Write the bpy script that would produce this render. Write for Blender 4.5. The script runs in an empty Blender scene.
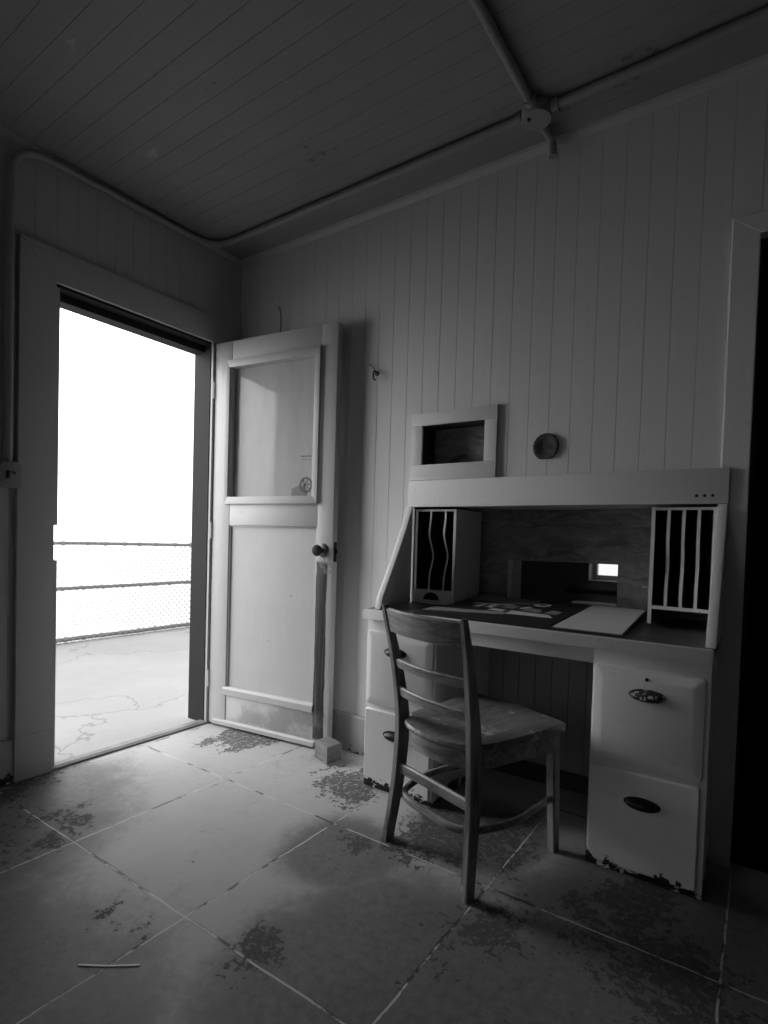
import bpy, bmesh, math, random
from mathutils import Matrix, Vector
random.seed(7)
SC = bpy.context.scene
COL = SC.collection
PI = math.pi

# ------------------------------------------------------------------ node helpers
class NT:
    def __init__(s, tree):
        s.t = tree; s.n = tree.nodes; s.l = tree.links
    def node(s, typ, ins=None, **kw):
        n = s.n.new(typ)
        for k, v in kw.items(): setattr(n, k, v)
        for k, v in (ins or {}).items():
            if isinstance(v, bpy.types.NodeSocket): s.l.new(v, n.inputs[k])
            else: n.inputs[k].default_value = v
        return n
    def m(s, op, a, b=None, c=None, clamp=False):
        n = s.n.new('ShaderNodeMath'); n.operation = op; n.use_clamp = clamp
        for i, v in enumerate((a, b, c)):
            if v is None: continue
            if isinstance(v, bpy.types.NodeSocket): s.l.new(v, n.inputs[i])
            else: n.inputs[i].default_value = v
        return n.outputs[0]
    def noise(s, vec, scale, detail=4, rough=.55, dist=0):
        return s.node('ShaderNodeTexNoise', {'Vector': vec, 'Scale': scale, 'Detail': detail, 'Roughness': rough, 'Distortion': dist}).outputs[0]
    def step(s, v, a, b):           # smooth 0..1 between a and b (a may be > b)
        n = s.node('ShaderNodeMapRange', {0: v, 1: a, 2: b, 3: 0.0, 4: 1.0}); n.interpolation_type = 'SMOOTHSTEP'
        return n.outputs[0]
    def mix(s, f, a, b):            # scalar mix
        n = s.n.new('ShaderNodeMix'); n.data_type = 'FLOAT'
        for i, v in ((0, f), (2, a), (3, b)):
            if isinstance(v, bpy.types.NodeSocket): s.l.new(v, n.inputs[i])
            else: n.inputs[i].default_value = v
        return n.outputs[0]
    def scaled(s, vec, sc, loc=(0, 0, 0)):
        return s.node('ShaderNodeMapping', {'Vector': vec, 'Scale': sc, 'Location': loc}).outputs[0]
    def xyz(s, vec):
        return s.node('ShaderNodeSeparateXYZ', {0: vec}).outputs

def material(name, build, rough=.6, spec=.5):
    m = bpy.data.materials.new(name); m.use_nodes = True
    t = NT(m.node_tree); t.n.clear()
    out = t.n.new('ShaderNodeOutputMaterial'); b = t.n.new('ShaderNodeBsdfPrincipled')
    t.l.new(b.outputs[0], out.inputs[0])
    b.inputs['Roughness'].default_value = rough
    b.inputs['Specular IOR Level'].default_value = spec
    pos = t.node('ShaderNodeNewGeometry').outputs['Position']
    objc = t.node('ShaderNodeTexCoord').outputs['Object']
    r = build(t, pos, objc)
    v = r.get('v')
    if isinstance(v, (int, float)): b.inputs['Base Color'].default_value = (v, v, v, 1)
    else: t.l.new(v, b.inputs['Base Color'])
    if 'rough' in r: t.l.new(r['rough'], b.inputs['Roughness'])
    if 'metal' in r: b.inputs['Metallic'].default_value = r['metal']
    if 'h' in r:
        bp = t.node('ShaderNodeBump', {'Height': r['h'], 'Strength': r.get('bs', .4), 'Distance': r.get('bd', .002)})
        t.l.new(bp.outputs[0], b.inputs['Normal'])
    return m

def paint(name, v, rough=.5, var=.16, chip=.0, chip_v=.03, low=None, grain=None, spec=.4, patch=None):
    """old oil paint: brush streaks, dirt blotches, chips; low=(z0,z1) makes chipping heavier near the base"""
    def f(t, pos, oc):
        big = t.noise(pos, 2.2, 5, .6)
        st = t.noise(t.scaled(pos, grain or (60, 60, 3)), 1.0, 3, .6)
        fine = t.noise(pos, 34, 5, .65)
        c = t.m('MULTIPLY', v, t.m('ADD', 1 - var, t.m('MULTIPLY', 2 * var * .62, t.m('ADD', big, t.m('MULTIPLY', st, .6)))))
        c = t.m('MULTIPLY', c, t.mix(t.step(fine, .56, .74), 1.0, .9))
        if patch:
            pn = t.noise(pos, 3.1, 6, .68); c = t.mix(t.step(pn, patch, patch + .012), c, t.m('MULTIPLY', c, .62)); c = t.mix(t.step(pn, .33, .325), c, t.m('MULTIPLY', c, 1.35))
        if chip > 0:
            cn = t.noise(pos, 17, 6, .7)
            th = .93 - chip
            if low:
                th = t.mix(t.step(t.xyz(pos)[2], low[1], low[0]), th, th - low[2])
                k = t.m('SUBTRACT', cn, th); mask = t.step(k, 0, .015)
            else: mask = t.step(cn, th, th + .015)
            c = t.mix(mask, c, chip_v)
            h = t.m('SUBTRACT', t.m('MULTIPLY', st, .25), mask)
        else: h = t.m('MULTIPLY', st, .3)
        return {'v': c, 'h': h, 'bs': .35, 'bd': .0015}
    return material(name, f, rough, spec)

def wood(name, v0, v1, axis=2, rough=.45, worn=0.0, worn_v=.25, scale=1.0, world=False, spec=.45, swirl=0):
    def f(t, pos, oc):
        vec = pos if world else oc
        if swirl: vec = t.node('ShaderNodeVectorMath', {0: vec, 1: t.scaled(t.node('ShaderNodeTexNoise', {'Vector': vec, 'Scale': 7.0, 'Detail': 3.0}).outputs[1], (swirl,) * 3)}, operation='ADD').outputs[0]
        sc = [42 * scale] * 3; sc[axis] = 2.6 * scale
        g = t.noise(t.scaled(vec, tuple(sc)), 1.0, 5, .62, .8)
        b = t.noise(vec, 5 * scale, 4, .6)
        k = t.m('ADD', t.m('MULTIPLY', g, .7), t.m('MULTIPLY', b, .5))
        c = t.mix(t.step(k, .35, .85), v0, v1)
        if worn:
            w = t.step(t.noise(vec, 9 * scale, 7, .72), .72 - worn, .80 - worn)
            c = t.mix(t.m('MULTIPLY', w, .75), c, worn_v)
        return {'v': c, 'h': g, 'bs': .35, 'bd': .0012}
    return material(name, f, rough, spec)

def plain(name, v, rough=.6, metal=0.0, var=.3, sc=30):
    def f(t, pos, oc):
        n = t.noise(oc, sc, 5, .65)
        r = {'v': t.m('MULTIPLY', v, t.m('ADD', 1 - var, t.m('MULTIPLY', n, 2 * var))), 'h': n, 'bs': .25, 'bd': .001}
        if metal: r['metal'] = metal
        return r
    return material(name, f, rough)

M = {}
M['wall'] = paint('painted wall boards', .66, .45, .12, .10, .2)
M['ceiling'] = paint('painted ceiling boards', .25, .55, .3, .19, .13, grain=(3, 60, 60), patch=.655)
M['trim'] = paint('painted trim', .66, .4, .12, .2, .08)
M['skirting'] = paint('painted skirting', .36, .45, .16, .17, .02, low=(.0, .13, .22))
M['shell'] = plain('dim plaster', .07, .8, sc=6)
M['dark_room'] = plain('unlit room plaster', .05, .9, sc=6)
M['white'] = paint('desk white paint', .74, .38, .10, .215, .03)
M['white_low'] = paint('desk white paint chipped at foot', .72, .38, .10, .16, .02, low=(.0, .11, .34))
M['cubby'] = paint('cubby paint', .66, .45, .12, .1, .05)
def f_cubby(t, pos, oc):      # dark boards, pale on their front edges and on the outer face of the case
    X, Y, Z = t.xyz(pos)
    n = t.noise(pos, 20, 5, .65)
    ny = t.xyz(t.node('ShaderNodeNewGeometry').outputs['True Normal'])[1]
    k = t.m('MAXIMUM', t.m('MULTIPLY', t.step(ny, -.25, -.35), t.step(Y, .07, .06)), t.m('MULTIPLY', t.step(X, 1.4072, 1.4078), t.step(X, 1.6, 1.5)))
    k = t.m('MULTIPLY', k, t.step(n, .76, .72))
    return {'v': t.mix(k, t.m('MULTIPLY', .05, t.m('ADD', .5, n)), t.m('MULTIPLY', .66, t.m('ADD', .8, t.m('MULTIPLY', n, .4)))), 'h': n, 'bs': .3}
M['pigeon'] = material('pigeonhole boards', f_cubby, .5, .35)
M['ply'] = wood('dark stained plywood', .03, .32, 0, .5, .05, .4, scale=.6, world=True, swirl=.12)
M['desk_top'] = wood('worn desk top', .025, .10, 0, .4, .06, .2, world=True)
M['chair'] = wood('worn chair oak', .045, .33, 2, .36, .10, .45)
M['chair_rail'] = wood('worn chair oak across', .045, .38, 0, .36, .10, .5)
M['seat'] = wood('worn chair seat', .06, .26, 1, .34, .16, .62)
M['block'] = wood('raw block', .09, .20, 0, .75, world=True, scale=1.5)
M['iron'] = plain('dark iron', .022, .42, .6)
M['worn_iron'] = material('worn plated pull', lambda t, p, o: {'v': t.mix(t.step(t.noise(o, 60, 4, .7), .53, .6), .02, .6), 'h': t.noise(o, 60, 4, .7), 'bs': .4}, .45)
M['rust'] = plain('rusted disc', .055, .8, 0, .7, 60)
M['conduit'] = paint('painted conduit', .27, .42, .12, .1, .1)
M['hole'] = plain('dark hole', .006, .9)
M['galv'] = plain('galvanized pipe', .36, .5, .4, .4, 25)
M['wire'] = plain('fence wire', .16, .5, .4)
M['board'] = wood('dark board', .012, .05, 0, .35, world=True)
M['paper'] = plain('aged paper', .64, .42, 0, .08, 4)
M['greypaper'] = plain('grey paper', .30, .45, 0, .2, 8)
M['print'] = plain('dark print', .03, .4, 0, .5, 25)
M['ink'] = plain('black ink', .012, .5)
M['smudge'] = plain('grey decal', .09, .5)
M['sill'] = plain('pale sill', .45, .6)

def f_ground(t, pos, oc):
    n = t.noise(pos, 1.3, 6, .6); f = t.noise(pos, 28, 5, .7)
    v = t.node('ShaderNodeTexVoronoi', {'Vector': t.node('ShaderNodeVectorMath', {0: pos, 1: t.node('ShaderNodeTexNoise', {'Vector': pos, 'Scale': 2.5, 'Detail': 6.0}).outputs[1]}, operation='ADD').outputs[0], 'Scale': .8}, feature='DISTANCE_TO_EDGE').outputs[0]
    crack = t.step(v, .012, .004)
    c = t.m('MULTIPLY', .32, t.m('ADD', .72, t.m('ADD', t.m('MULTIPLY', n, .4), t.m('MULTIPLY', f, .16))))
    c = t.m('MULTIPLY', c, t.mix(crack, 1.0, .72))
    return {'v': c, 'h': f, 'bs': .3}
M['ground'] = material('outdoor concrete', f_ground, .85, .2)

GX, GY, SX, SY = .6522, -.5685, .6014, .6042
def f_floor(t, pos, oc):
    X, Y, Z = t.xyz(pos)
    wob = t.m('MULTIPLY', t.m('SUBTRACT', t.noise(pos, 9, 4, .6), .5), .012)
    def dist(c, o, s):
        u = t.m('DIVIDE', t.m('SUBTRACT', t.m('ADD', c, wob), o), s)
        return t.m('MULTIPLY', t.m('ABSOLUTE', t.m('SUBTRACT', u, t.m('ROUND', u))), s)
    d = t.m('MINIMUM', dist(X, GX, SX), dist(Y, GY, SY))
    big = t.noise(pos, 1.7, 6, .62); mid = t.noise(pos, 6, 6, .7, .4); fl = t.noise(pos, 38, 5, .72); fl2 = t.noise(pos, 52, 7, .78)
    base = t.m('MULTIPLY', .40, t.m('ADD', .36, t.m('ADD', t.m('MULTIPLY', big, .50), t.m('ADD', t.m('MULTIPLY', mid, .46), t.m('MULTIPLY', fl, .22)))))
    # old dark paint patches; the wide ones also paint in shade away from the door
    st = None
    for (bx, by, r, k) in [(1.38, -.68, .30, .8), (.15, -1.40, .85, 1.15), (1.9, -1.05, .65, 1.0), (2.35, -.55, .6, 1.0), (1.1, -1.75, .7, .9), (1.7, -.30, .35, .9), (.02, -1.05, .26, 1.0)]:
        dd = t.m('SQRT', t.m('ADD', t.m('POWER', t.m('SUBTRACT', X, bx), 2), t.m('POWER', t.m('SUBTRACT', Y, by), 2)))
        g = t.m('MULTIPLY', t.step(dd, r, r * .25), k)
        st = g if st is None else t.m('MAXIMUM', st, g)
    stain_shade = t.step(t.m('ADD', t.m('MULTIPLY', st, .5), t.m('ADD', t.m('MULTIPLY', big, .5), t.m('ADD', t.m('MULTIPLY', mid, .38), t.m('MULTIPLY', fl, .30)))), .58, .88)
    base = t.m('MULTIPLY', base, t.mix(stain_shade, 1.0, t.m('ADD', .16, t.m('MULTIPLY', fl, .42))))
    # scattered wear: dark bare concrete where the floor paint has flaked off
    blobs = None
    warp = t.m('MULTIPLY', t.m('SUBTRACT', t.noise(pos, 4.2, 5, .65, .6), .5), .55)
    for (bx, by, r, k) in [(.36, -.20, .26, 1.35), (1.12, -.30, .24, 1.3), (1.66, -.36, .36, 1.35), (1.36, -.62, .20, .62), (2.22, -.40, .26, 1.1),
                           (.45, -1.30, .35, .8), (.10, -1.18, .30, 1.0), (.75, -1.75, .4, .55), (1.95, -.75, .4, .6), (1.5, -1.15, .12, .9),
                           (2.35, -.6, .35, 1.0), (1.1, -1.3, .2, .5), (.05, -.95, .12, .8), (.28, -.12, .2, .9)]:
        dd = t.m('SQRT', t.m('ADD', t.m('POWER', t.m('SUBTRACT', X, bx), 2), t.m('POWER', t.m('SUBTRACT', Y, by), 2)))
        g = t.m('MULTIPLY', t.step(t.m('ADD', dd, warp), r * 1.15, 0), k)
        blobs = g if blobs is None else t.m('MAXIMUM', blobs, g)
    w = t.m('ADD', t.m('MULTIPLY', blobs, .24), t.m('ADD', t.m('MULTIPLY', mid, .55), t.m('MULTIPLY', fl, .55)))
    mask = t.step(w, .69, .715)
    grit = t.m('MULTIPLY', mask, t.step(fl2, .60, .52))
    c = t.mix(t.m('MULTIPLY', grit, .84), base, .045)
    speck = t.step(t.noise(pos, 60, 5, .8), .72, .76)
    c = t.mix(t.m('MULTIPLY', speck, .6), c, .05)
    # joints: pale filler that has broken out to black here and there
    jn = t.noise(pos, 5.5, 5, .7)
    jm = t.step(d, .0038, .0018)
    jl = t.m('MULTIPLY', jm, t.step(jn, .41, .50))
    jd = t.m('MULTIPLY', t.step(t.m('ADD', d, t.m('MULTIPLY', fl, .006)),   .0095, .005), t.step(jn, .55, .45))
    c = t.mix(t.m('MULTIPLY', jd, .85), c, .03)
    c = t.mix(t.m('MULTIPLY', jl, .88), c, .52)
    rough = t.mix(mask, t.m('ADD', .40, t.m('MULTIPLY', mid, .30)), .75)
    h = t.m('SUBTRACT', t.m('ADD', t.m('MULTIPLY', fl, .25), t.m('MULTIPLY', mid, .5)), t.m('ADD', t.m('MULTIPLY', grit, .5), t.m('MULTIPLY', jd, .9)))
    return {'v': c, 'rough': rough, 'h': h, 'bs': .45, 'bd': .002}
M['floor'] = material('worn slab floor', f_floor, .4, .28)

def f_door(t, pos, oc):       # door paint with the rubbed bare strip under the knob and a stained kick board
    X, Y, Z = t.xyz(oc)
    n = t.noise(oc, 7, 6, .65); st = t.noise(t.scaled(oc, (70, 70, 2.5)), 1, 4, .6); fine = t.noise(oc, 40, 5, .7)
    c = t.m('MULTIPLY', .47, t.m('ADD', .84, t.m('MULTIPLY', t.m('ADD', n, t.m('MULTIPLY', st, .6)), .2)))
    def box(a, b, lo, hi, e=.006, wob=.014):
        xx = t.m('ADD', X, t.m('MULTIPLY', t.m('SUBTRACT', t.noise(t.scaled(oc, (9, 9, 5)), 1, 5, .6), .5), wob * 2))
        zz = t.m('ADD', Z, t.m('MULTIPLY', t.m('SUBTRACT', n, .5), .05))
        return t.m('MULTIPLY', t.m('MULTIPLY', t.step(xx, a - e, a + e), t.step(xx, b + e, b - e)), t.m('MULTIPLY', t.step(zz, lo - .01, lo + .01), t.step(zz, hi + .01, hi - .01)))
    strip = t.m('MULTIPLY', box(.686, .750, .045, .91, .003, .010), t.step(Y, .012, .004))
    rose = t.m('MULTIPLY', box(.700, .772, .86, .955), t.m('MULTIPLY', t.step(fine, .42, .56), t.step(Y, .012, .004)))
    bare = t.mix(t.step(st, .35, .7), .015, .075)
    c = t.mix(strip, c, bare); c = t.mix(t.m('MULTIPLY', rose, .7), c, .2)
    kick = t.m('MULTIPLY', t.step(Z, .20, .15), t.step(t.m('ADD', t.m('MULTIPLY', n, .6), t.m('MULTIPLY', t.noise(oc, 3.2, 5, .6), .5)), .50, .64))
    kick = t.m('MULTIPLY', kick, t.m('MULTIPLY', t.step(X, .10, .16), t.step(Z, .03, .05)))
    c = t.mix(t.m('MULTIPLY', kick, .55), c, .16)
    chip = t.step(t.noise(oc, 22, 6, .72), .685, .70)
    c = t.mix(t.m('MULTIPLY', chip, .8), c, .14)
    return {'v': c, 'h': t.m('SUBTRACT', t.m('MULTIPLY', st, .3), t.m('MULTIPLY', strip, .7)), 'bs': .4, 'bd': .0015}
M['door'] = material('worn door paint', f_door, .42, .4)
M['bead'] = paint('door bead paint', .42, .4, .1, .24, .08)

def glass_mat():
    m = bpy.data.materials.new('window glass'); m.use_nodes = True
    t = NT(m.node_tree); t.n.clear()
    out = t.n.new('ShaderNodeOutputMaterial')
    oc = t.node('ShaderNodeTexCoord').outputs['Object']
    bp = t.node('ShaderNodeBump', {'Height': t.noise(oc, 4, 2, .5), 'Strength': .03, 'Distance': .01}).outputs[0]
    fr = t.node('ShaderNodeFresnel', {'IOR': 1.52, 'Normal': bp}).outputs[0]
    k = t.m('ADD', t.m('MULTIPLY', fr, .5), .0, clamp=True)
    tr = t.node('ShaderNodeBsdfTransparent', {'Color': (.88, .88, .88, 1)}).outputs[0]
    gl = t.node('ShaderNodeBsdfGlossy', {'Color': (1, 1, 1, 1), 'Roughness': .06, 'Normal': bp}).outputs[0]
    dust = t.node('ShaderNodeBsdfDiffuse', {'Color': (.6, .6, .6, 1)}).outputs[0]
    a = t.node('ShaderNodeMixShader', {0: k, 1: tr, 2: gl}).outputs[0]
    dn = t.m('MULTIPLY', t.m('ADD', .8, t.m('MULTIPLY', .2, t.step(t.noise(t.scaled(oc, (8, 8, 2)), 1, 5, .65), .3, .8))), .62)
    b = t.node('ShaderNodeMixShader', {0: dn, 1: a, 2: dust}).outputs[0]
    t.l.new(b, out.inputs[0])
    return m
M['glass'] = glass_mat()

# ------------------------------------------------------------------ mesh helpers
class MB:
    def __init__(s): s.bm = bmesh.new()
    def box(s, x0, x1, y0, y1, z0, z1, bev=0.0):
        bm = s.bm
        vs = [bm.verts.new((x, y, z)) for x in (x0, x1) for y in (y0, y1) for z in (z0, z1)]
        fs = [(0, 1, 3, 2), (4, 6, 7, 5), (0, 4, 5, 1), (2, 3, 7, 6), (0, 2, 6, 4), (1, 5, 7, 3)]
        F = [bm.faces.new([vs[i] for i in f]) for f in fs]
        if bev > 0:
            es = list({e for f in F for e in f.edges})
            bmesh.ops.bevel(bm, geom=es, offset=bev, segments=2, profile=.6, affect='EDGES')
        return s
    def prism(s, poly, axis, a, b, bev=0.0):
        """poly: list of 2-D points in the plane normal to axis, swept from a to b along it"""
        bm = s.bm
        def P(p, q):
            return {'x': (q, p[0], p[1]), 'y': (p[0], q, p[1]), 'z': (p[0], p[1], q)}[axis]
        A = [bm.verts.new(P(p, a)) for p in poly]; B = [bm.verts.new(P(p, b)) for p in poly]
        F = [bm.faces.new(A), bm.faces.new(B[::-1])]
        n = len(poly)
        for i in range(n):
            j = (i + 1) % n
            F.append(bm.faces.new([A[j], A[i], B[i], B[j]]))
        bmesh.ops.recalc_face_normals(bm, faces=F)
        if bev > 0:
            es = list({e for f in F[:2] for e in f.edges})
            bmesh.ops.bevel(bm, geom=es, offset=bev, segments=2, profile=.6, affect='EDGES')
        return s
    def loft(s, rings, cap=True, close=True):
        bm = s.bm
        R = [[bm.verts.new(p) for p in r] for r in rings]; F = []
        n = len(R[0])
        for i in range(len(R) - 1):
            for j in range(n if close else n - 1):
                k = (j + 1) % n
                F.append(bm.faces.new([R[i][j], R[i][k], R[i + 1][k], R[i + 1][j]]))
        if cap:
            F.append(bm.faces.new(R[0][::-1])); F.append(bm.faces.new(R[-1]))
        bmesh.ops.recalc_face_normals(bm, faces=F)
        return s
    def tube(s, path, r, n=12, cap=True):
        path = [Vector(p) for p in path]
        rings = []; up = None
        for i, p in enumerate(path):
            d = (path[min(i + 1, len(path) - 1)] - path[max(i - 1, 0)]).normalized()
            if up is None:
                up = Vector((0, 0, 1)) if abs(d.z) < .9 else Vector((1, 0, 0))
            a = d.cross(up).normalized(); up = a.cross(d).normalized()
            rr = r[i] if isinstance(r, (list, tuple)) else r
            rings.append([p + a * math.cos(2 * PI * k / n) * rr + up * math.sin(2 * PI * k / n) * rr for k in range(n)])
        return s.loft(rings, cap)
    def lathe(s, prof, c, axis, n=24):
        """prof: (radius, distance along axis) pairs; axis unit vector"""
        ax = Vector(axis).normalized(); a = ax.orthogonal().normalized(); b = ax.cross(a); c = Vector(c)
        return s.loft([[c + ax * h + a * math.cos(2 * PI * k / n) * max(r, 1e-4) + b * math.sin(2 * PI * k / n) * max(r, 1e-4) for k in range(n)] for r, h in prof])
    def build(s, name, mat, parent=None, smooth=None, local=False):
        me = bpy.data.meshes.new(name); bm = s.bm
        if parent is not None and not local:
            bm.transform(MAT[parent.name].inverted())
        bmesh.ops.recalc_face_normals(bm, faces=bm.faces[:]) if False else None
        bm.to_mesh(me); bm.free()
        me.materials.append(mat)
        if smooth:
            me.polygons.foreach_set('use_smooth', [True] * len(me.polygons))
            me.set_sharp_from_angle(angle=math.radians(smooth))
        o = bpy.data.objects.new(name, me); COL.objects.link(o)
        if parent is not None: o.parent = parent
        MAT[o.name] = MAT[parent.name] if parent is not None else Matrix.Identity(4)
        return o
MAT = {}
def empty(name, loc, rz=0.0):
    o = bpy.data.objects.new(name, None); COL.objects.link(o)
    o.location = loc; o.rotation_euler = (0, 0, rz); o.empty_display_size = .05
    MAT[o.name] = Matrix.Translation(loc) @ Matrix.Rotation(rz, 4, 'Z')
    return o
def tag(o, label, cat, group=None):
    o['label'] = label; o['category'] = cat
    if group: o['group'] = group
    return o
def struct(o, label=None):
    o['kind'] = 'structure'
    if label: o['label'] = label
    return o
def fillet(pts, r, n=8):
    pts = [Vector(p) for p in pts]; out = [pts[0]]
    for i in range(1, len(pts) - 1):
        p = pts[i]; a = (pts[i - 1] - p); b = (pts[i + 1] - p)
        d = min(r, a.length * .49, b.length * .49)
        A = p + a.normalized() * d; B = p + b.normalized() * d
        for k in range(n + 1):
            u = k / n
            out.append(A * (1 - u) ** 2 + p * 2 * u * (1 - u) + B * u * u)
    out.append(pts[-1]); return out

H = 2.56
# ------------------------------------------------------------------ boarded surfaces
def boards(name, mat, frame, a0, a1, seam0, pitch, z0, z1, holes, depth=.03, ch=.0011):
    """tongue-and-groove boards. frame(u, w, d) -> xyz, u across the boards, w along them, d depth behind the face"""
    mb = MB(); bm = mb.bm
    k = math.floor((a0 - seam0) / pitch); us = []
    u = seam0 + k * pitch
    while u < a1:
        us.append((max(u, a0), min(u + pitch, a1))); u += pitch
    cells = []
    for (p, q) in us:
        cuts = sorted({p, q} | {h[i] for h in holes for i in (0, 1) if p + 1e-4 < h[i] < q - 1e-4})
        for i in range(len(cuts) - 1):
            s, e = cuts[i], cuts[i + 1]; mid = (s + e) / 2
            segs = [(z0, z1)]
            for h in holes:
                if h[0] <= mid <= h[1]:
                    ns = []
                    for (c, d) in segs:
                        if h[2] > c: ns.append((c, min(d, h[2])))
                        if h[3] < d: ns.append((max(c, h[3]), d))
                    segs = [x for x in ns if x[1] - x[0] > 1e-4]
            for g in segs: cells.append((s, e, g[0], g[1], abs(s - p) < 1e-5, abs(e - q) < 1e-5))
    for (s, e, c, d, l, r) in cells:
        cl = ch if l else 0; cr = ch if r else 0
        prof = [(s, depth), (s, ch * 1.6 if l else 0)] + ([(s + cl, 0)] if l else []) + ([(e - cr, 0)] if r else []) + [(e, ch * 1.6 if r else 0), (e, depth)]
        mb.loft([[Vector(frame(uu, c, dd)) for uu, dd in prof], [Vector(frame(uu, d, dd)) for uu, dd in prof]])
    return struct(mb.build(name, mat))

RX, RY = 3.7, -3.6           # extents of the room behind the camera
YL, YR, ZO = -.968, -.197, 2.053          # door opening in the outside wall
NX0, NX1, NZ0, NZ1 = 1.233, 1.531, 1.362, 1.533     # niche
boards('wall_back', M['wall'], lambda u, w, d: (u, d, w), -.16, RX, .0646, .0823, 0, H,
       [(1.198, 2.372, 0, 1.178), (NX0 - .014, NX1 + .014, NZ0 - .014, NZ1 + .014), (2.452, 3.30, 0, 2.02)])
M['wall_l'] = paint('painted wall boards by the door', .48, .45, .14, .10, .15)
M['casing'] = paint('door casing paint', .46, .42, .12, .2, .06)
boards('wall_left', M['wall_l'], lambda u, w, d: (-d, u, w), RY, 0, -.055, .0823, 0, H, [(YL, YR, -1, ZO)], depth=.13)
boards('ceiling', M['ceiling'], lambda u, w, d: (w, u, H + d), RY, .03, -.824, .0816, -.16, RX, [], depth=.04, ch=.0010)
struct(MB().box(RX, RX + .1, RY - .1, .1, 0, H).build('wall_right', M['shell']))
FILL_WIN = (.50, 1.35, .85, 1.65)        # added window, unseen behind the camera, to give the desk fill light
mb = MB()
mb.box(-.16, FILL_WIN[0], RY - .1, RY, 0, H); mb.box(FILL_WIN[1], RX, RY - .1, RY, 0, H); mb.box(FILL_WIN[0], FILL_WIN[1], RY - .1, RY, 0, FILL_WIN[2]); mb.box(FILL_WIN[0], FILL_WIN[1], RY - .1, RY, FILL_WIN[3], H)
struct(mb.build('wall_front', M['shell']))
mb = MB(); xm = (FILL_WIN[0] + FILL_WIN[1]) / 2
for a, b, c, d in ((FILL_WIN[0], FILL_WIN[0] + .04, FILL_WIN[2], FILL_WIN[3]), (FILL_WIN[1] - .04, FILL_WIN[1], FILL_WIN[2], FILL_WIN[3]), (FILL_WIN[0], FILL_WIN[1], FILL_WIN[2], FILL_WIN[2] + .04), (FILL_WIN[0], FILL_WIN[1], FILL_WIN[3] - .04, FILL_WIN[3]), (xm - .015, xm + .015, FILL_WIN[2], FILL_WIN[3])):
    mb.box(a, b, RY - .07, RY - .03, c, d)
struct(mb.build('fill_window', M['trim']), 'added unseen window behind the photographer, for fill light')
struct(MB().box(-.02, RX, RY, .30, -.12, 0).build('floor', M['floor']))
# ceiling / wall trims
struct(MB().prism([(-.0, H), (-.024, H), (-.020, H - .012), (-.006, H - .026), (0, H - .028)], 'x', .0, RX).build('trim_1', M['casing']), 'small cornice along the top of the boarded wall')
struct(MB().prism([(.0, H), (.018, H), (.012, H - .014), (0, H - .02)], 'y', RY, -.02).build('trim_2', M['casing']), 'narrow cornice above the outside door')
# skirtings
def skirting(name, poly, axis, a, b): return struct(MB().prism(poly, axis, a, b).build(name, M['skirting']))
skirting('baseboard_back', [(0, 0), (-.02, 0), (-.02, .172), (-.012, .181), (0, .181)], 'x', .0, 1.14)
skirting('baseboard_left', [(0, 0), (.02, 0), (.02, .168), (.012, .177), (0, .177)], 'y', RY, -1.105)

# outside door casing (mitred), jambs, threshold
cz = ZO + .135; CT = .022
mb = MB()
mb.prism([(YL - .135, 0), (YL, 0), (YL, ZO), (YL - .135, cz)], 'x', 0, CT, .002)
mb.prism([(YL - .134, cz), (YL + .001, ZO), (YR, ZO), (-.004, ZO + .0), (-.004, cz)], 'x', 0, CT, .002)
mb.prism([(YR, 0), (-.022, 0), (-.022, ZO - .001), (YR, ZO - .001)], 'x', 0, CT, .002)
mb.prism([(YL - .139, 0), (YL + .003, 0), (YL + .003, .182), (YL - .139, .186)], 'x', 0, CT + .006, .003)
struct(mb.build('trim_3', M['casing'], smooth=30), 'wide mitred casing around the outside door')
mb = MB()
for a, b in ((.002, .898), (1.047, ZO)):            # strike side, broken out where the lock met it
    mb.box(-.13, .004, YL, YL + .021, a, b)
mb.box(-.13, -.03, YL, YL + .002, .89, 1.05)
struct(mb.build('trim_8', M['casing']), 'strike jamb of the outside door, broken out at the lock')
mb = MB()
mb.box(-.13, .004, YR - .004, YR, .002, ZO)
mb.box(-.13, .006, YL, YR, ZO - .012, ZO)
mb.box(-.13, -.05, YL + .021, YR - .004, ZO - .045, ZO - .012, .003)
struct(mb.build('trim_4', paint('jamb paint', .028, .7, .2, .2, .3, spec=.08)), 'weathered door jamb with a broken strike')
struct(MB().prism([(-.035, -.01), (.028, -.01), (.024, .008), (.008, .015), (-.022, .016), (-.035, .008)], 'y', YL, YR).build('trim_5', wood('threshold wood', .08, .34, 1, .6, world=True)), 'worn wooden threshold of the outside door')

# second doorway at the far end of the boarded wall, dark room behind it
mb = MB()
mb.box(2.374, 2.452, -.012, 0, 0, 2.085, .003)
mb.prism([(2.374, 2.0855), (2.4525, 2.02), (3.40, 2.02), (3.40, 2.0855)], 'y', -.013, 0, .002)
mb.box(3.30, 3.366, -.022, 0, 0, 2.02, .003)
struct(mb.build('trim_6', M['trim']), 'casing of the dark inner doorway')
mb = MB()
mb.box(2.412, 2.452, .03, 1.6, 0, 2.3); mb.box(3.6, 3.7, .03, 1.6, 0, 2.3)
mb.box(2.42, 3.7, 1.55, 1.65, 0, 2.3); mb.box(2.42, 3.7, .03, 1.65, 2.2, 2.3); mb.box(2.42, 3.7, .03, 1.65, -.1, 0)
struct(mb.build('wall_passage', M['dark_room']))

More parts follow.
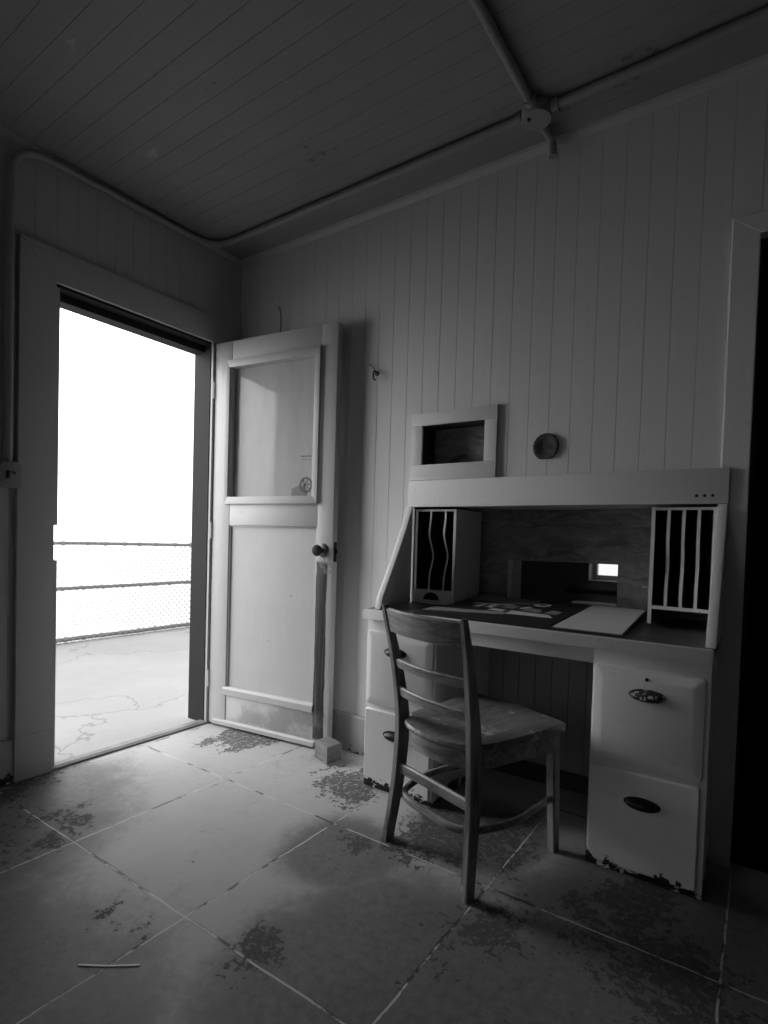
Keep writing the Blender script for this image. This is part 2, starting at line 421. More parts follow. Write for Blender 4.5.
# dim space behind the desk with its small bright window
mb = MB(); W0, W1, V0, V1 = 1.702, 1.90, .838, .936; yb = 1.0
mb.box(.9, 1.0, .36, yb, .3, 2.0); mb.box(2.30, 2.40, .36, yb, .3, 2.0)
mb.box(.9, 2.40, .36, yb, 1.9, 2.0); mb.box(.9, 2.40, .36, yb, .3, .4)
mb.box(.9, 2.41, .266, .36, -.1, .70); mb.box(.9, 2.40, .29, .36, 1.2, 2.0); mb.box(.9, 1.5, .29, .36, .70, 1.2); mb.box(2.10, 2.40, .29, .36, .70, 1.2)
mb.box(.9, W0, yb, yb + .12, .3, 2.0); mb.box(W1, 2.4, yb, yb + .12, .3, 2.0)
mb.box(W0, W1, yb, yb + .12, .3, V0); mb.box(W0, W1, yb, yb + .12, V1, 2.0)
struct(mb.build('wall_behind_desk', plain('dim boards', .6, .8, sc=5)))
mb = MB()
mb.box(W0, W0 + .008, yb - .004, yb + .121, V0, V1); mb.box(W0, W1, yb - .012, yb + .121, V0 - .01, V0 + .004)
mb.box(W0 + .008, W0 + .030, yb + .08, yb + .115, V0 + .004, V1)
mb.box(W0 + .03, W1, yb + .09, yb + .115, V0 + .004, V0 + .030)
struct(mb.build('window_1', M['sill']), 'tiny bright window in the dark space beyond the desk')
struct(MB().box(1.62, 2.08, yb - .10, yb, .775, .795, .002).build('trim_7', M['shell']))

# ------------------------------------------------------------------ outside
struct(MB().box(-2.80, -.021, -6, 7, -.15, .002).build('ground_outside', M['ground']), 'bright concrete landing outside the open door')
FX = -2.75
fence = tag(empty('chain_link_fence', (FX, .8, 0)), 'low chain-link fence on pipe rails across the bright landing outside', 'fence')
for z, r in ((.035, .020), (.500, .018), (.912, .016)):
    mb = MB(); mb.tube([(FX, -3.0 + i * .5, z + random.uniform(-.003, .003)) for i in range(18)], r, 10)
    for i in range(46):                          # tie wires wound round the rail
        y = -2.9 + i * .18 + random.uniform(-.03, .03)
        mb.tube([(FX, y - .012, z), (FX, y + .012, z)], r + .005, 8)
    mb.build('rail', M['galv'], fence, 40)
mb = MB(); pitch = .062; w = .0027; zb, zt = -.0, .94; hgt = zt - zb
i = 0; y = -3.0
while y < 5.4:
    for s in (1, -1):
        a = Vector((FX + .022 + s * .002, y if s > 0 else y, zb)); b = Vector((FX + .022 + s * .002, y + s * hgt * .95, zt))
        if -3.3 < b.y < 5.6: mb.tube([a, b], w, 4)
    y += pitch
mb.build('wire_netting', M['wire'], fence)
for y in (-2.6, 3.9): MB().tube([(FX - .03, y, 0), (FX - .03, y, .97)], .024, 12).build('post', M['galv'], fence, 40)

# ------------------------------------------------------------------ the open door
AN = .1211
door = empty('door_1', (.03, YR + .012, 0), AN); struct(door, 'half-glazed panelled door standing open against the boarded wall')
T = .042; DW = .776; DH = 2.045; B0 = .012
mb = MB()
mb.box(0, .116, 0, T, B0, DH, .002)
mb.box(.684, DW, 0, T, B0, DH, .002)
mb.box(.1178, .6822, .0008, T, 1.945, DH, .001)
mb.box(.1178, .6822, .0008, T, 1.082, 1.195, .001)
mb.box(.116, .684, .004, T - .004, B0, .20, .001)
mb.build('leaf_frame', M['door'], door, 30, True)
MB().box(.110, .690, .014, T - .010, .19, 1.09).build('panel', M['door'], door, None, True)
mb = MB()                                        # small planted moulding round the lower panel
for a, b, c, d in ((.116, .124, .222, 1.082), (.676, .684, .222, 1.082), (.116, .684, 1.074, 1.082)):
    mb.box(a, b, .006, .016, c, d, .002)
mb.build('panel_bead', M['bead'], door, 30, True)
mb = MB()
mb.prism([(-.006, .178), (.006, .174), (.014, .222), (.002, .220), (-.006, .208)], 'x', .098, .684)
mb.build('drip_board', M['bead'], door, 30, True)
MB().prism([(-.010, .013), (T, .013), (T, .036), (.002, .040), (-.010, .032)], 'x', .03, .70).build('bottom_strip', M['bead'], door, 30, True)
mb = MB()                                        # mitred bead that holds the glass
o0, o1, p0, p1 = .085, .686, 1.192, 1.945; i0, i1, q0, q1 = .112, .656, 1.229, 1.905
for poly in ([(o0, p0), (o1, p0), (i1, q0), (i0, q0)], [(o0, p1), (i0, q1), (i1, q1), (o1, p1)], [(o0, p0), (i0, q0), (i0, q1), (o0, p1)], [(o1, p0), (o1, p1), (i1, q1), (i1, q0)]):
    mb.prism(poly, 'y', -.013, .004, .0015)
mb.box(i0 - .02, i0, .004, T, q0, q1); mb.box(i1, i1 + .04, .004, T, q0, q1); mb.box(i0, i1, .004, T, q1, q1 + .05); mb.box(i0, i1, .004, T, q0 - .04, q0)
mb.build('glazing_bead', M['bead'], door, 30, True)
pane = MB().box(i0 - .004, i1 + .004, .026, .029, q0 - .004, q1 + .004).build('pane', M['glass'], door, None, True)
# round emblem with spokes stuck low on the pane, with smudged squares and a tiny notice
mb = MB(); ec = Vector((.592, .0255, 1.287)); R0 = .038
mb.loft([[ec + Vector((math.cos(a) * r, yy, math.sin(a) * r)) for (r, yy) in ((R0, 0), (R0, -.001), (R0 - .007, -.001), (R0 - .007, 0))] for a in [2 * PI * k / 40 for k in range(41)]], cap=False)
for ang, w in ((.05, .0016), (2.25, .0011), (4.15, .0046), (5.5, .0011), (1.2, .0005)):
    d = Vector((math.cos(ang), 0, math.sin(ang))); n = Vector((-d.z, 0, d.x))
    a = ec + Vector((-.008, -.0005, .004)) if w > .001 else ec
    b = ec + d * (R0 - .004)
    mb.loft([[p + n * w + Vector((0, -.001, 0)), p - n * w + Vector((0, -.001, 0)), p - n * w, p + n * w] for p in (a, b)])
mb.build('emblem', M['ink'], pane, None, True)
mb = MB(); mb.prism([(.505, 1.232), (.595, 1.232), (.598, 1.262), (.570, 1.282), (.548, 1.286), (.540, 1.279), (.507, 1.270)], 'y', .0245, .0255)
mb.build('smudge', M['smudge'], pane, None, True)
mb = MB()
for a, b in ((.571, .590), (.594, .606), (.612, .630)): mb.box(a - .012, b - .012, .0245, .0255, 1.424, 1.431)
mb.box(.560, .636, .0245, .0255, 1.4095, 1.4115)
mb.build('notice', M['smudge'], pane, None, True)
# knob, rose, latch, hinges
knob = MB().lathe([(.006, -.064), (.020, -.062), (.027, -.052), (.027, -.046), (.019, -.034), (.011, -.026), (.010, -.004)], (.722, 0, .968), (0, 1, 0), 28).build('knob', M['iron'], door, 40, True)
MB().lathe([(.008, -.008), (.024, -.008), (.032, -.004), (.034, .0)], (.722, 0, .968), (0, 1, 0), 28).build('rose', plain('worn rose', .12, .4, .5), knob, 40, True)
mb = MB().box(DW, DW + .002, .010, .034, .915, 1.01); mb.box(DW, DW + .012, .016, .028, .957, .977, .003)
mb.build('latch', M['iron'], door, None, True)
for z in (.25, 1.05, 1.80):
    mb = MB(); mb.tube([(-.006, -.004, z - .045), (-.006, -.004, z + .045)], .006, 10); mb.box(-.004, .0, -.002, .03, z - .045, z + .045)
    mb.build('hinge', M['trim'], door, 40, True)

# wooden chunk that holds the door open
P = [(.792, -.169), (.897, -.202), (.912, -.118), (.806, -.088)]
mb = MB(); mb.prism(P, 'z', 0.0, .080, .003)
ob = mb.build('wood_block', M['block'], None, 30)
tag(ob, 'chunky raw wooden block wedged under the free corner of the open door', 'door stop')

# ------------------------------------------------------------------ built-in desk
desk = tag(empty('writing_desk', (1.765, -.12, 0)), 'white painted built-in desk with pigeonholes, drawers and sloped sides', 'desk')
zt = lambda y: .751 + .048 * y
def slab(x0, x1, y0, y1, th, top=0.0, bev=.003):
    return MB().prism([(y0, zt(y0) + top), (y1, zt(y1) + top), (y1, zt(y1) + top - th), (y0, zt(y0) + top - th)], 'x', x0, x1, bev)
mb = slab(1.133, 2.393, -.255, -.001, .035)
mb.prism([(-.001, zt(0)), (.249, zt(.249)), (.249, zt(.249) - .035), (-.001, zt(0) - .035)], 'x', 1.200, 2.370)
mb.build('desktop', M['desk_top'], desk, 30)
slab(1.131, 2.395, -.276, -.255, .037, .0004, .006).build('nosing', M['white'], desk, 30)
MB().box(1.475, 2.060, -.252, -.232, .650, .701, .002).build('apron', M['white'], desk, 30)
def pedestal(x0, x1, bx0, bx1, parent):
    mb = MB()
    mb.box(x0, x1, -.252, -.002, .0, .699, .002)
    mb.box(bx0, bx1, -.002, .25, .0, .699)
    return mb.build('pedestal', M['white_low'], parent, 30)
pedestal(1.146, 1.476, 1.20, 1.476, desk); pedestal(2.058, 2.391, 2.058, 2.368, desk)
def cup_pull(cx, y, z, mat, parent, w=.046, hh=.017, d=.024, sag=.0):
    mb = MB(); rings = []; n = 18           # shell-shaped bin pull: oval dome, hollowed underneath
    for i in range(n + 1):
        a = PI * i / n; ux = -math.cos(a) * w; rr = max(.03, math.sin(a) ** .7)
        ring = []
        for j in range(17):
            b = -PI * .42 + (PI * .92) * j / 16
            ring.append(Vector((cx + ux, y - d * rr * math.cos(b), z + hh * rr * math.sin(b) * 1.05)))
        for b, k in ((PI * .40, .72), (0, .62), (-PI * .3, .72)):
            ring.append(Vector((cx + ux * .94, y - d * rr * k * math.cos(b), z + hh * rr * k * math.sin(b))))
        rings.append(ring)
    mb.loft(rings)
    pl = [(cx + (w + .007) * math.cos(2 * PI * k / 28), z + .002 + (hh + .003) * math.sin(2 * PI * k / 28)) for k in range(28)]
    mb.prism(pl, 'y', y - .0025, y + .0005)
    return mb.build('handle', mat, parent, 50)
def drawer(x0, x1, z0, z1, cham, pull, keyhole=None, label=None):
    mb = MB(); yf = -.2535
    # fielded front: flat middle, sloped margins, rounded corners
    def rr(x0, x1, z0, z1, r, y, n=5):
        out = []
        for (cx, cz, a0) in ((x1 - r, z1 - r, 0), (x0 + r, z1 - r, PI / 2), (x0 + r, z0 + r, PI), (x1 - r, z0 + r, 1.5 * PI)):
            for k in range(n + 1):
                a = a0 + PI / 2 * k / n; out.append(Vector((cx + r * math.cos(a), y, cz + r * math.sin(a))))
        return out
    mb.loft([rr(x0, x1, z0, z1, .012, yf + .004), rr(x0, x1, z0, z1, .012, yf - .006), rr(x0 + .002, x1 - .002, z0 + .002, z1 - .002, .011, yf - .009),
             rr(x0 + cham, x1 - cham, z0 + cham, z1 - cham, .006, yf - .018 if cham > .01 else yf - .011)])
    d = mb.build('drawer', M['white'] if cham > .01 else M['white_low'], desk, 25)
    yy = yf - (.018 if cham > .01 else .011)
    cup_pull(pull[0], yy, pull[1], pull[2], d)
    if keyhole: MB().lathe([(.0055, -.0015), (.0055, .004)], (keyhole[0], yy, keyhole[1]), (0, 1, 0), 14).build('keyhole', M['hole'], d)
    return d
drawer(2.064, 2.379, .350, .652, .030, (2.225, .575, M['worn_iron']), (2.222, .626))
drawer(2.064, 2.376, .022, .330, .005, (2.222, .238, M['iron']))
drawer(1.150, 1.468, .350, .652, .030, (1.300, .575, M['iron']), None)
drawer(1.150, 1.468, .022, .330, .005, (1.300, .238, M['iron']))
# sloped side panels
prof = [(-.0125, 1.178), (-.018, 1.176), (-.060, 1.085), (-.130, .955), (-.190, .850), (-.226, .790), (-.240, zt(-.24) + .001), (-.0125, zt(0) + .001)]
MB().prism(prof, 'x', 1.168, 1.197, .003).build('side_panel', M['white'], desk, 30)
MB().prism(prof, 'x', 2.370, 2.398, .003).build('side_panel', M['white'], desk, 30)
hood = MB().box(1.176, 2.400, -.024, -.001, 1.177, 1.292, .003).build('fascia', M['white'], desk, 30)
for x in (2.309, 2.332, 2.355): MB().lathe([(.0052, -.0006), (.0052, .006)], (x, -.024, 1.203), (0, 1, 0), 14).build('hole', M['hole'], hood)
# recess behind the wall face
mb = MB()
mb.box(1.170, 1.199, .031, .262, .70, 1.20); mb.box(2.371, 2.40, .031, .262, .70, 1.20); mb.box(1.170, 2.40, .031, .262, 1.179, 1.20)
mb.box(1.199, 2.371, .001, .031, 1.1785, 1.1795)
mb.build('recess_lining', M['cubby'], desk)
CX0, CX1, CZ1 = 1.568, 2.016, .956
mb = MB()
mb.box(1.199, CX0, .250, .262, .70, 1.179); mb.box(CX1, 2.371, .250, .262, .70, 1.179); mb.box(CX0, CX1, .250, .262, CZ1, 1.179); mb.box(CX0, CX1, .250, .262, .70, .768)
mb.build('back_panel', M['ply'], desk)
mb = MB(); mb.box(CX0 - .022, CX0 + .001, .249, .36, .72, CZ1, .004); mb.build('hatch_jamb', M['sill'], desk, 30)
MB().box(1.84, CX1, .246, .30, .776, .793, .002).build('hatch_sill', M['sill'], desk, 30)
# pigeonholes with wavy dividers
def wavy(x, th, z0, z1, amp, y1=.246):
    n = 26; front = []
    for i in range(n + 1):
        z = z0 + (z1 - z0) * i / n; u = i / n
        y = .004 + amp * (math.exp(-((u - .42) / .16) ** 2) - .35 * math.exp(-((u - .72) / .12) ** 2))
        front.append((y, z))
    return MB().prism([(y1, z0)] + front + [(y1, z1)], 'x', x - th / 2, x + th / 2)
mb = MB()
mb.box(1.206, 1.218, 0, .249, zt(0) + .013, 1.167); mb.box(1.396, 1.408, 0, .249, zt(0) + .001, 1.167)
mb.box(1.218, 1.396, .002, .249, 1.158, 1.167); mb.box(1.218, 1.396, .002, .249, .806, .815)
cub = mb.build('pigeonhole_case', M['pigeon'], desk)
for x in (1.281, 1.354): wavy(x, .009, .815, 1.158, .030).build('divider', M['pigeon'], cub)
sd = MB().box(1.206, 1.395, -.006, .20, zt(0) + .002, .8055, .002).build('small_drawer', M['cubby'], desk, 30)
mb = MB(); mb.prism([(1.300 + .040 * math.cos(PI * k / 16), .771 + .033 * math.sin(PI * k / 16)) for k in range(17)], 'y', -.0068, -.0058)
mb.build('finger_hole', M['hole'], sd)
mb = MB()
mb.box(2.172, 2.184, 0, .249, zt(0) + .013, 1.168); mb.box(2.358, 2.369, 0, .249, zt(0) + .013, 1.168)
mb.box(2.184, 2.358, .001, .249, 1.158, 1.167); mb.box(2.184, 2.358, .001, .249, .816, .828)
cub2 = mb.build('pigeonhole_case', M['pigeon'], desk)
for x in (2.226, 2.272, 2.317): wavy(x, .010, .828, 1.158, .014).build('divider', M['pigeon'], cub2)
MB().tube([(2.174, .012, .889), (2.150, .004, .890)], .0022, 8).build('peg', M['paper'], cub2)
# knee space
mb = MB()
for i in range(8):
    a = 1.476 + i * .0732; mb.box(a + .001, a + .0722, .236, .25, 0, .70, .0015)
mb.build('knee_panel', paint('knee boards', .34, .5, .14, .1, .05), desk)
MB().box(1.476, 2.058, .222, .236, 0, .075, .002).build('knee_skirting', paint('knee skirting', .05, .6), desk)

# things lying on the desk
mb = MB(); zw = lambda y: .768 + .088 * y
P = [(1.362, -.243), (2.140, -.243), (2.137, .226), (1.425, .226), (1.418, -.02)]
bm = mb.bm
top = [bm.verts.new((x, y, zw(y))) for x, y in P]; bot = [bm.verts.new((x, y, zt(y) + .0004)) for x, y in P]
bm.faces.new(top); bm.faces.new(bot[::-1])
for i in range(5): j = (i + 1) % 5; bm.faces.new([top[j], top[i], bot[i], bot[j]])
bmesh.ops.recalc_face_normals(bm, faces=bm.faces[:])
tag(mb.build('writing_board', M['board']), 'dark wedge-shaped writing board lying on the desk under the papers', 'desk pad')
def sheet(name, pts, mat, lift, th=.0012):
    mb = MB(); bm = mb.bm
    a = [bm.verts.new((x, y, zw(y) + lift + th)) for x, y in pts]; b = [bm.verts.new((x, y, zw(y) + lift)) for x, y in pts]
    bm.faces.new(a); bm.faces.new(b[::-1])
    for i in range(len(pts)): j = (i + 1) % len(pts); bm.faces.new([a[j], a[i], b[i], b[j]])
    bmesh.ops.recalc_face_normals(bm, faces=bm.faces[:])
    return mb.build(name, mat)
o = sheet('paper_sheet', [(1.912, -.232), (2.136, -.232), (2.133, .205), (1.935, .205)], M['paper'], .0006)
tag(o, 'large pale sheet of paper beside the dark print on the desk', 'paper')
pr = sheet('printed_poster', [(1.372, -.228), (1.900, -.228), (1.925, .20), (1.735, .20), (1.71, .095), (1.43, .095), (1.425, -.02)], M['print'], .0006)
tag(pr, 'dark poster with pale cut-out shapes and a white ring on the desk', 'poster')
def mark(pts, mat, name='pale_shape'):
    o = sheet(name, pts, mat, .0019, .0005); o.parent = pr; return o
mark([(1.758 + .036 * math.cos(a), .112 + .034 * math.sin(a)) for a in [2 * PI * k / 28 for k in range(28)]], M['paper'], 'ring')
o = sheet('ring_centre', [(1.758 + .014 * math.cos(a), .112 + .012 * math.sin(a)) for a in [2 * PI * k / 20 for k in range(20)]], M['print'], .0026, .0004); o.parent = pr
mark([(1.690, -.110), (1.872, -.106), (1.842, -.060), (1.690, -.045)], M['paper'])
mark([(1.370, -.195), (1.690, -.130), (1.680, -.085), (1.520, -.110), (1.385, -.110)], M['greypaper'])
mark([(1.515, -.035), (1.545, -.040), (1.560, .050), (1.535, .055)], M['paper']); mark([(1.565, -.03), (1.60, -.035), (1.61, .06), (1.58, .06)], M['paper'])
mark([(1.62, .0), (1.68, -.005), (1.685, .045), (1.63, .05)], M['greypaper']); mark([(1.72, -.02), (1.80, -.03), (1.79, .02), (1.73, .03)], M['greypaper'])
mark([(1.49, .02), (1.66, .06), (1.655, .078), (1.49, .045)], M['paper']); mark([(1.70, .01), (1.715, .0), (1.74, .05), (1.72, .06)], M['paper'])
mark([(1.815, -.035), (1.865, -.04), (1.875, .01), (1.83, .03)], M['greypaper']); mark([(1.60, -.075), (1.66, -.08), (1.67, -.045), (1.61, -.04)], M['paper'])
o = sheet('grey_sheet', [(1.432, .100), (1.705, .100), (1.728, .218), (1.432, .218)], M['greypaper'], .0006)
tag(o, 'grey sheet of paper lying behind the dark poster, against the plywood', 'paper')

# ------------------------------------------------------------------ chair
CH = empty('wooden_chair', (1.6495, -.6015, 0), -.3247)
tag(CH, 'worn dark wooden armless chair with ladder back pulled up to the white desk', 'chair')
back = [(0, -.014, .036), (.10, -.002, .038), (.22, .010, .043), (.36, .014, .048), (.46, .010, .046), (.56, -.002, .039), (.68, -.022, .031), (.77, -.042, .024), (.812, -.052, .018)]
def flare(z):                                # the posts draw in at seat height and spread to feet and top
    return .170 + .022 * (abs(z - .44) / .42) ** 1.6
def interp(z):
    for i in range(len(back) - 1):
        a, b = back[i], back[i + 1]
        if a[0] <= z <= b[0]:
            u = (z - a[0]) / (b[0] - a[0]); u = u
            return a[1] + (b[1] - a[1]) * u, a[2] + (b[2] - a[2]) * u
    return back[-1][1:]
def sm(z):                                   # smoothed profile
    ws = [(-.05, 1), (-.025, 2), (0, 3), (.025, 2), (.05, 1)]
    ys = [(interp(min(max(z + d, 0), .812)), w) for d, w in ws]; t_ = sum(w for _, w in ys)
    return sum(p[0] * w for p, w in ys) / t_, sum(p[1] * w for p, w in ys) / t_
def chamf(x0, x1, y0, y1, z, c=.004):
    return [Vector(p) for p in ((x0 + c, y0, z), (x1 - c, y0, z), (x1, y0 + c, z), (x1, y1 - c, z), (x1 - c, y1, z), (x0 + c, y1, z), (x0, y1 - c, z), (x0, y0 + c, z))]
for s in (-1, 1):
    rings = []
    for i in range(29):
        z = .812 * i / 28; y, d = sm(z); xc = s * flare(z); wd = .014 if z < .5 else .014 - .003 * (z - .5) / .32
        c = .004 if i < 28 else .007
        rings.append(chamf(xc - wd, xc + wd, y, y + d, z, c))
    MB().loft(rings).build('rear_leg', M['chair'], CH, 35, True)
    rings = []
    for i in range(9):
        u = i / 8; z = .405 * u; wd = .0145 + .004 * u
        xc = s * (.178 + .002 * u); yc = .425 - .030 * u
        rings.append(chamf(xc - wd, xc + wd, yc - wd, yc + wd, z))
    MB().loft(rings).build('front_leg', M['chair'], CH, 35, True)
def rail(z0, z1, th, bulge, half=None, name='slat', lean=True, crown=0.0, off=.008):
    rings = []; n = 16; half = half or flare((z0 + z1) / 2) - .008
    for i in range(n + 1):
        l = -half + 2 * half * i / n; q = 1 - (l / half) ** 2
        za, zb_ = z0, z1 + crown * q
        y0 = sm(za)[0] + off - bulge * q; y1 = sm(zb_)[0] + off - bulge * q
        if not lean: y1 = y0
        c = min(.005, th * .3)
        rings.append([Vector(p) for p in ((l, y0 + c * .3, za), (l, y0, za + c), (l, y1, zb_ - c), (l, y1 + c, zb_), (l, y1 + th - c, zb_), (l, y1 + th, zb_ - c), (l, y0 + th, za + c), (l, y0 + th - c, za))])
    return MB().loft(rings).build(name, M['chair_rail'], CH, 40, True)
rail(.724, .803, .018, .026, name='top_rail', off=.004)
rail(.604, .634, .014, .024); rail(.506, .537, .014, .022)
rail(.238, .272, .016, .0, half=.168, name='stretcher', lean=False, off=.012)
# saddle seat
half = [(.0, -.012), (.06, -.010), (.10, .0), (.135, .018), (.153, .040), (.157, .064), (.178, .076), (.190, .12), (.196, .20), (.206, .30), (.213, .40), (.205, .428), (.17, .437), (.09, .441), (0, .442)]
out = half + [(-x, y) for x, y in half[-2:0:-1]]
def seat_z(x, y, k):
    dip = .018 * math.exp(-((x / .13) ** 2 + ((y - .17) / .15) ** 2))
    ridge = .006 * math.exp(-(x / .03) ** 2) * (1 if y > .25 else 0) * (y - .25) / .19
    return .442 - dip + ridge - .010 * max(0, 1 - y / .40)
rings = []; c0 = (0, .215)
def ringat(k, z=None, dz=0):
    r = []
    for x, y in out:
        X = x * k; Y = c0[1] + (y - c0[1]) * k
        r.append(Vector((X, Y, (seat_z(X, Y, k) if z is None else z) + dz)))
    return r
rings = [ringat(.97, .408), ringat(1.0, .414), ringat(1.0, None, -.008), ringat(.985, None, -.001), ringat(.94), ringat(.82), ringat(.66), ringat(.48), ringat(.3), ringat(.12)]
MB().loft(rings).build('seat', M['seat'], CH, 50, True)
MB().loft([ringat(.90, .348), ringat(.935, .352), ringat(.935, .4085), ringat(.88, .4085), ringat(.88, .352), ringat(.90, .348)], cap=False).build('seat_rail', M['chair_rail'], CH, 40, True)
# bentwood hoop between the legs
hp = fillet([(-.176, .408, .185), (-.212, .18, .178), (-.150, .012, .172), (0, .012, .170), (.150, .012, .172), (.212, .18, .178), (.176, .408, .185)], .12, 8)
rings = []
for i, p in enumerate(hp):
    d = (hp[min(i + 1, len(hp) - 1)] - hp[max(i - 1, 0)]); d.z = 0; d.normalize(); n = Vector((-d.y, d.x, 0)); up = Vector((0, 0, 1))
    rings.append([p + n * a + up * b for a, b in ((-.007, -.008), (-.005, -.011), (.005, -.011), (.007, -.008), (.007, .008), (.005, .011), (-.005, .011), (-.007, .008))])
MB().loft(rings).build('hoop_stretcher', M['chair_rail'], CH, 40, True)

# ------------------------------------------------------------------ wall fittings
niche = tag(empty('wall_niche', (1.382, 0, 1.447)), 'small framed opening in the boarded wall just above the desk fascia', 'wall niche')
mb = MB(); a0, a1, b0, b1 = 1.178, 1.586, 1.306, 1.588
for poly in ([(a0, b0), (a1, b0), (a1, NZ0), (a0, NZ0)], [(a0, NZ1), (a1, NZ1), (a1, b1), (a0, b1)], [(a0, NZ0), (NX0, NZ0), (NX0, NZ1), (a0, NZ1)], [(NX1, NZ0), (a1, NZ0), (a1, NZ1), (NX1, NZ1)]):
    mb.prism(poly, 'y', -.014, -.0005, .002)
mb.box(a0 - .003, a1 + .002, -.020, -.0005, b0 - .013, b0, .002)
mb.build('frame', M['trim'], niche, 30)
mb = MB(); e = .012
mb.box(NX0 - e, NX0, .0, .22, NZ0 - e, NZ1 + e); mb.box(NX1, NX1 + e, .0, .22, NZ0 - e, NZ1 + e)
mb.box(NX0, NX1, .0, .22, NZ0 - e, NZ0); mb.box(NX0, NX1, .0, .22, NZ1, NZ1 + e)
mb.build('box_lining', plain('niche lining', .05, .8), niche)
MB().box(NX0 - e, NX1 + e, .10, .112, NZ0 - e, NZ1 + e).build('back_board', wood('niche board', .03, .42, 0, .6, world=True, scale=.6, swirl=.10), niche)

mb = MB(); n = 40; prof = [(.0, -.004), (.55, -.006), (.80, -.012), (.94, -.011), (1.0, -.004), (1.0, -.0005)]
rings = []
for rr, y in prof[::-1]:
    rings.append([Vector((1.787 + rr * .051 * math.cos(2 * PI * k / n) * (1 + .02 * math.sin(3 * k)), y, 1.404 + max(-.046, rr * .052 * math.sin(2 * PI * k / n)) )) for k in range(n)] if rr > 0 else [Vector((1.787 + .001 * math.cos(2 * PI * k / n), y, 1.404 + .001 * math.sin(2 * PI * k / n))) for k in range(n)])
mb.loft(rings)
mb.tube([(1.787, -.012, 1.404), (1.787, -.016, 1.404)], .008, 10)
tag(mb.build('wall_mounted_cover_plate', M['rust'], None, 50), 'dark rusty round cover plate on the boarded wall above the desk', 'wall plate')
hk = tag(empty('wall_mounted_hook', (.965, 0, 1.80)), 'small bent metal hook on the boarded wall beyond the open door', 'hook')
MB().lathe([(.010, -.004), (.010, -.0005)], (.966, 0, 1.802), (0, 1, 0), 12).build('back_plate', M['rust'], hk)
MB().tube(fillet([(.966, -.004, 1.810), (.966, -.028, 1.808), (.968, -.030, 1.772), (.966, -.014, 1.770)], .02, 5), .0045, 8).build('hook_arm', M['rust'], hk, 60)
MB().tube(fillet([(.966, -.004, 1.812), (.955, -.012, 1.825), (.938, -.008, 1.838), (.925, -.004, 1.852)], .01, 4), .002, 6).build('bent_wire', M['conduit'], hk, 60)
tag(MB().tube(fillet([(.300, -.004, 2.252), (.318, -.010, 2.240), (.334, -.016, 2.205), (.338, -.016, 2.16), (.325, -.010, 2.10), (.315, -.004, 2.05)], .03, 5), .0032, 8).build('hanging_wire', plain('old wire', .10, .6), None, 60),
    'curled loose wire on the wall just above the open door', 'wire')

# conduits
ZC = 2.541; r = .0155
jb = (1.775, -.193)
def conduit(pts, rad, label, clips=()):
    mb = MB(); mb.tube(fillet(pts, rad, 10), r, 14)
    e = empty('electrical_conduit', pts[0]); tag(e, label, 'conduit')
    mb.build('pipe', M['conduit'], e, 50)
    for (p, ax) in clips:
        m2 = MB(); m2.tube([Vector(p) - Vector(ax) * .008, Vector(p) + Vector(ax) * .008], r + .002, 14); m2.build('strap', M['conduit'], e, 50)
    return e
conduit([(.020, -1.137, 1.285), (.020, -1.137, 2.528), (.032, -.205, 2.536), (jb[0] - .077, jb[1], ZC)], .14,
        'painted pipe rising beside the outside door, bending along the ceiling to the round box', [((.020, -1.137, 1.9), (0, 0, 1)), ((.9, -.198, ZC - .002), (1, 0, 0))])
conduit([(jb[0] + .077, jb[1], ZC), (3.6, jb[1] - .012, ZC)], .05, 'painted ceiling pipe from the round box towards the dark inner doorway', [((2.5, jb[1] - .006, ZC), (1, 0, 0))])
conduit([(jb[0] - .003, jb[1] - .077, ZC), (1.745, RY + .05, ZC)], .05, 'painted ceiling pipe leaving the round box away from the boarded wall', [((1.757, -1.2, ZC), (0, 1, 0))])
conduit([(jb[0] + .001, jb[1] + .077, ZC), (1.780, -.036, ZC), (1.781, -.030, 2.485)], .03, 'short painted pipe from the round box bending down at the boarded wall')
j = tag(empty('junction_box', (jb[0], jb[1], H)), 'round painted junction box on the ceiling where four pipes meet', 'junction box')
MB().lathe([(.052, -.004), (.054, -.040), (.050, -.046), (.0, -.047)], (jb[0], jb[1], H), (0, 0, 1), 32).build('box_body', M['conduit'], j, 40)
for dx, dy in ((1, 0), (-1, 0), (0, 1), (0, -1)):
    c = Vector((jb[0] + dx * .054, jb[1] + dy * .054, ZC)); d = Vector((dx, dy, 0))
    MB().tube([c, c + d * .022], .021, 14).build('collar', M['conduit'], j, 40)
MB().lathe([(.006, -.052), (.006, -.046)], (jb[0] - .02, jb[1] - .02, H), (0, 0, 1), 12).build('screw', M['iron'], j)

sb = tag(empty('switch_box', (0, -1.137, 1.237)), 'small painted metal switch box at the foot of the wall pipe', 'switch box')
MB().box(.0005, .048, -1.168, -1.106, 1.186, 1.290, .005).build('box_body', M['conduit'], sb, 30)
MB().box(.048, .0505, -1.172, -1.102, 1.184, 1.278, .002).build('cover', M['conduit'], sb, 30)
MB().box(.0505, .056, -1.152, -1.143, 1.222, 1.250, .001).build('toggle', M['hole'], sb)
MB().lathe([(.004, 0), (.004, .003)], (.0505, -1.125, 1.245), (1, 0, 0), 10).build('screw', M['iron'], sb)

tag(MB().prism([(1.196, -1.4165), (1.256, -1.377), (1.311, -1.3335), (1.3135, -1.3375), (1.258, -1.381), (1.1985, -1.4205)], 'z', .0004, .0022, .0004).build('straw', plain('bleached stick', .75, .6)), 'thin pale stick lying on the dark floor slabs', 'stick')

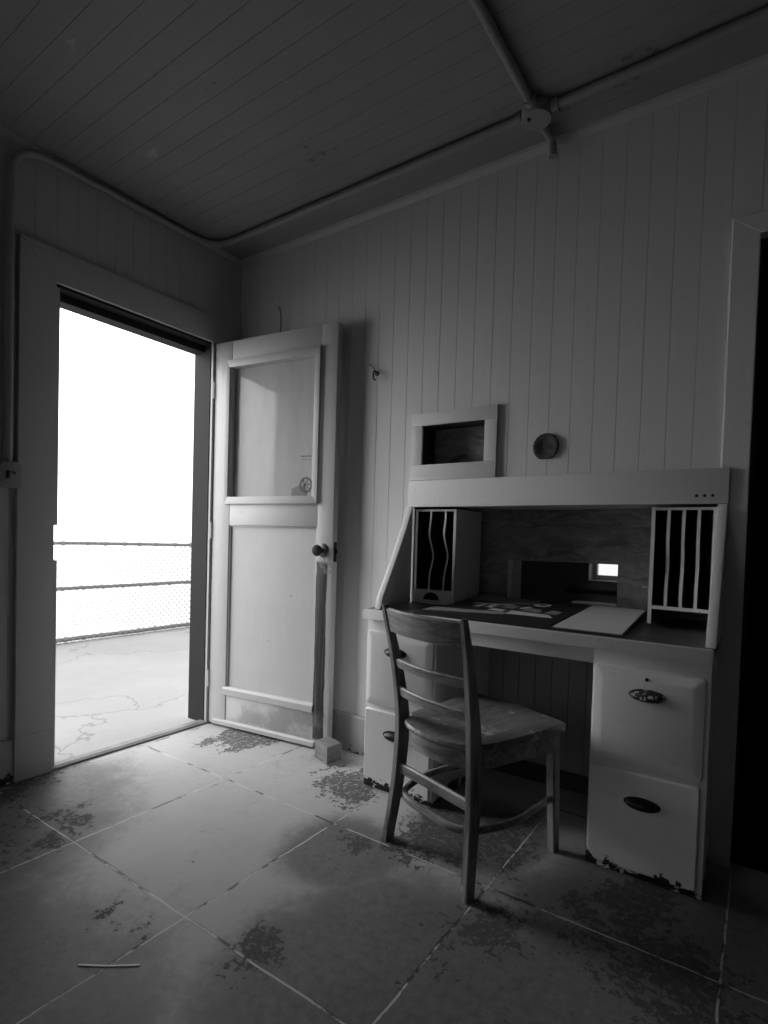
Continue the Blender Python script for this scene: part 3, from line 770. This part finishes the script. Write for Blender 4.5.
# ------------------------------------------------------------------ light, camera, colour
wd = bpy.data.worlds.new('overcast'); SC.world = wd; wd.use_nodes = True
t = NT(wd.node_tree); t.n.clear()
out = t.n.new('ShaderNodeOutputWorld'); bg = t.n.new('ShaderNodeBackground'); t.l.new(bg.outputs[0], out.inputs[0])
g = t.node('ShaderNodeTexCoord').outputs['Generated']
z = t.xyz(g)[2]
# bright fog; the hidden sun glows through it low on the far side of the doorway
dot = t.node('ShaderNodeVectorMath', {0: t.node('ShaderNodeVectorMath', {0: g}, operation='NORMALIZE').outputs[0], 1: Vector((-.86, -.30, .38)).normalized()}, operation='DOT_PRODUCT').outputs['Value']
glow = t.m('POWER', t.m('MAXIMUM', dot, 0.0), 4.5)
BASE, GLOW = .97, 10.5
bg.inputs['Color'].default_value = (1, 1, 1, 1)
t.l.new(t.m('ADD', BASE, t.m('MULTIPLY', GLOW, glow)), bg.inputs['Strength'])

cam = bpy.data.cameras.new('camera'); co = bpy.data.objects.new('camera', cam); COL.objects.link(co)
cam.sensor_fit = 'VERTICAL'; cam.sensor_height = 17.3; cam.sensor_width = 13.0
cam.lens = 542.062 / 1024 * 17.3
cam.shift_x = -15.723 / 1024; cam.shift_y = 45.053 / 1024
cam.clip_start = .02; cam.clip_end = 200
rt = Vector((.83036647, .55637053, .03071409)); up = Vector((-.04173715, .00713659, .99910314)); fw = Vector((-.55565235, .83090367, -.0291473))
mw = Matrix.Identity(4)
for i in range(3): mw[i][0] = rt[i]; mw[i][1] = up[i]; mw[i][2] = -fw[i]
mw.translation = Vector((2.49739, -2.05249, 1.02339))
co.matrix_world = mw
SC.camera = co
SC.view_settings.view_transform = 'Standard'; SC.view_settings.look = 'None'
SC.view_settings.exposure = 0.0; SC.view_settings.gamma = 1.0; SC.view_settings.use_curve_mapping = False
SC.cycles.use_denoising = True
SC.cycles.max_bounces = 10; SC.cycles.diffuse_bounces = 6; SC.cycles.transparent_max_bounces = 12
SC.cycles.sample_clamp_indirect = 8
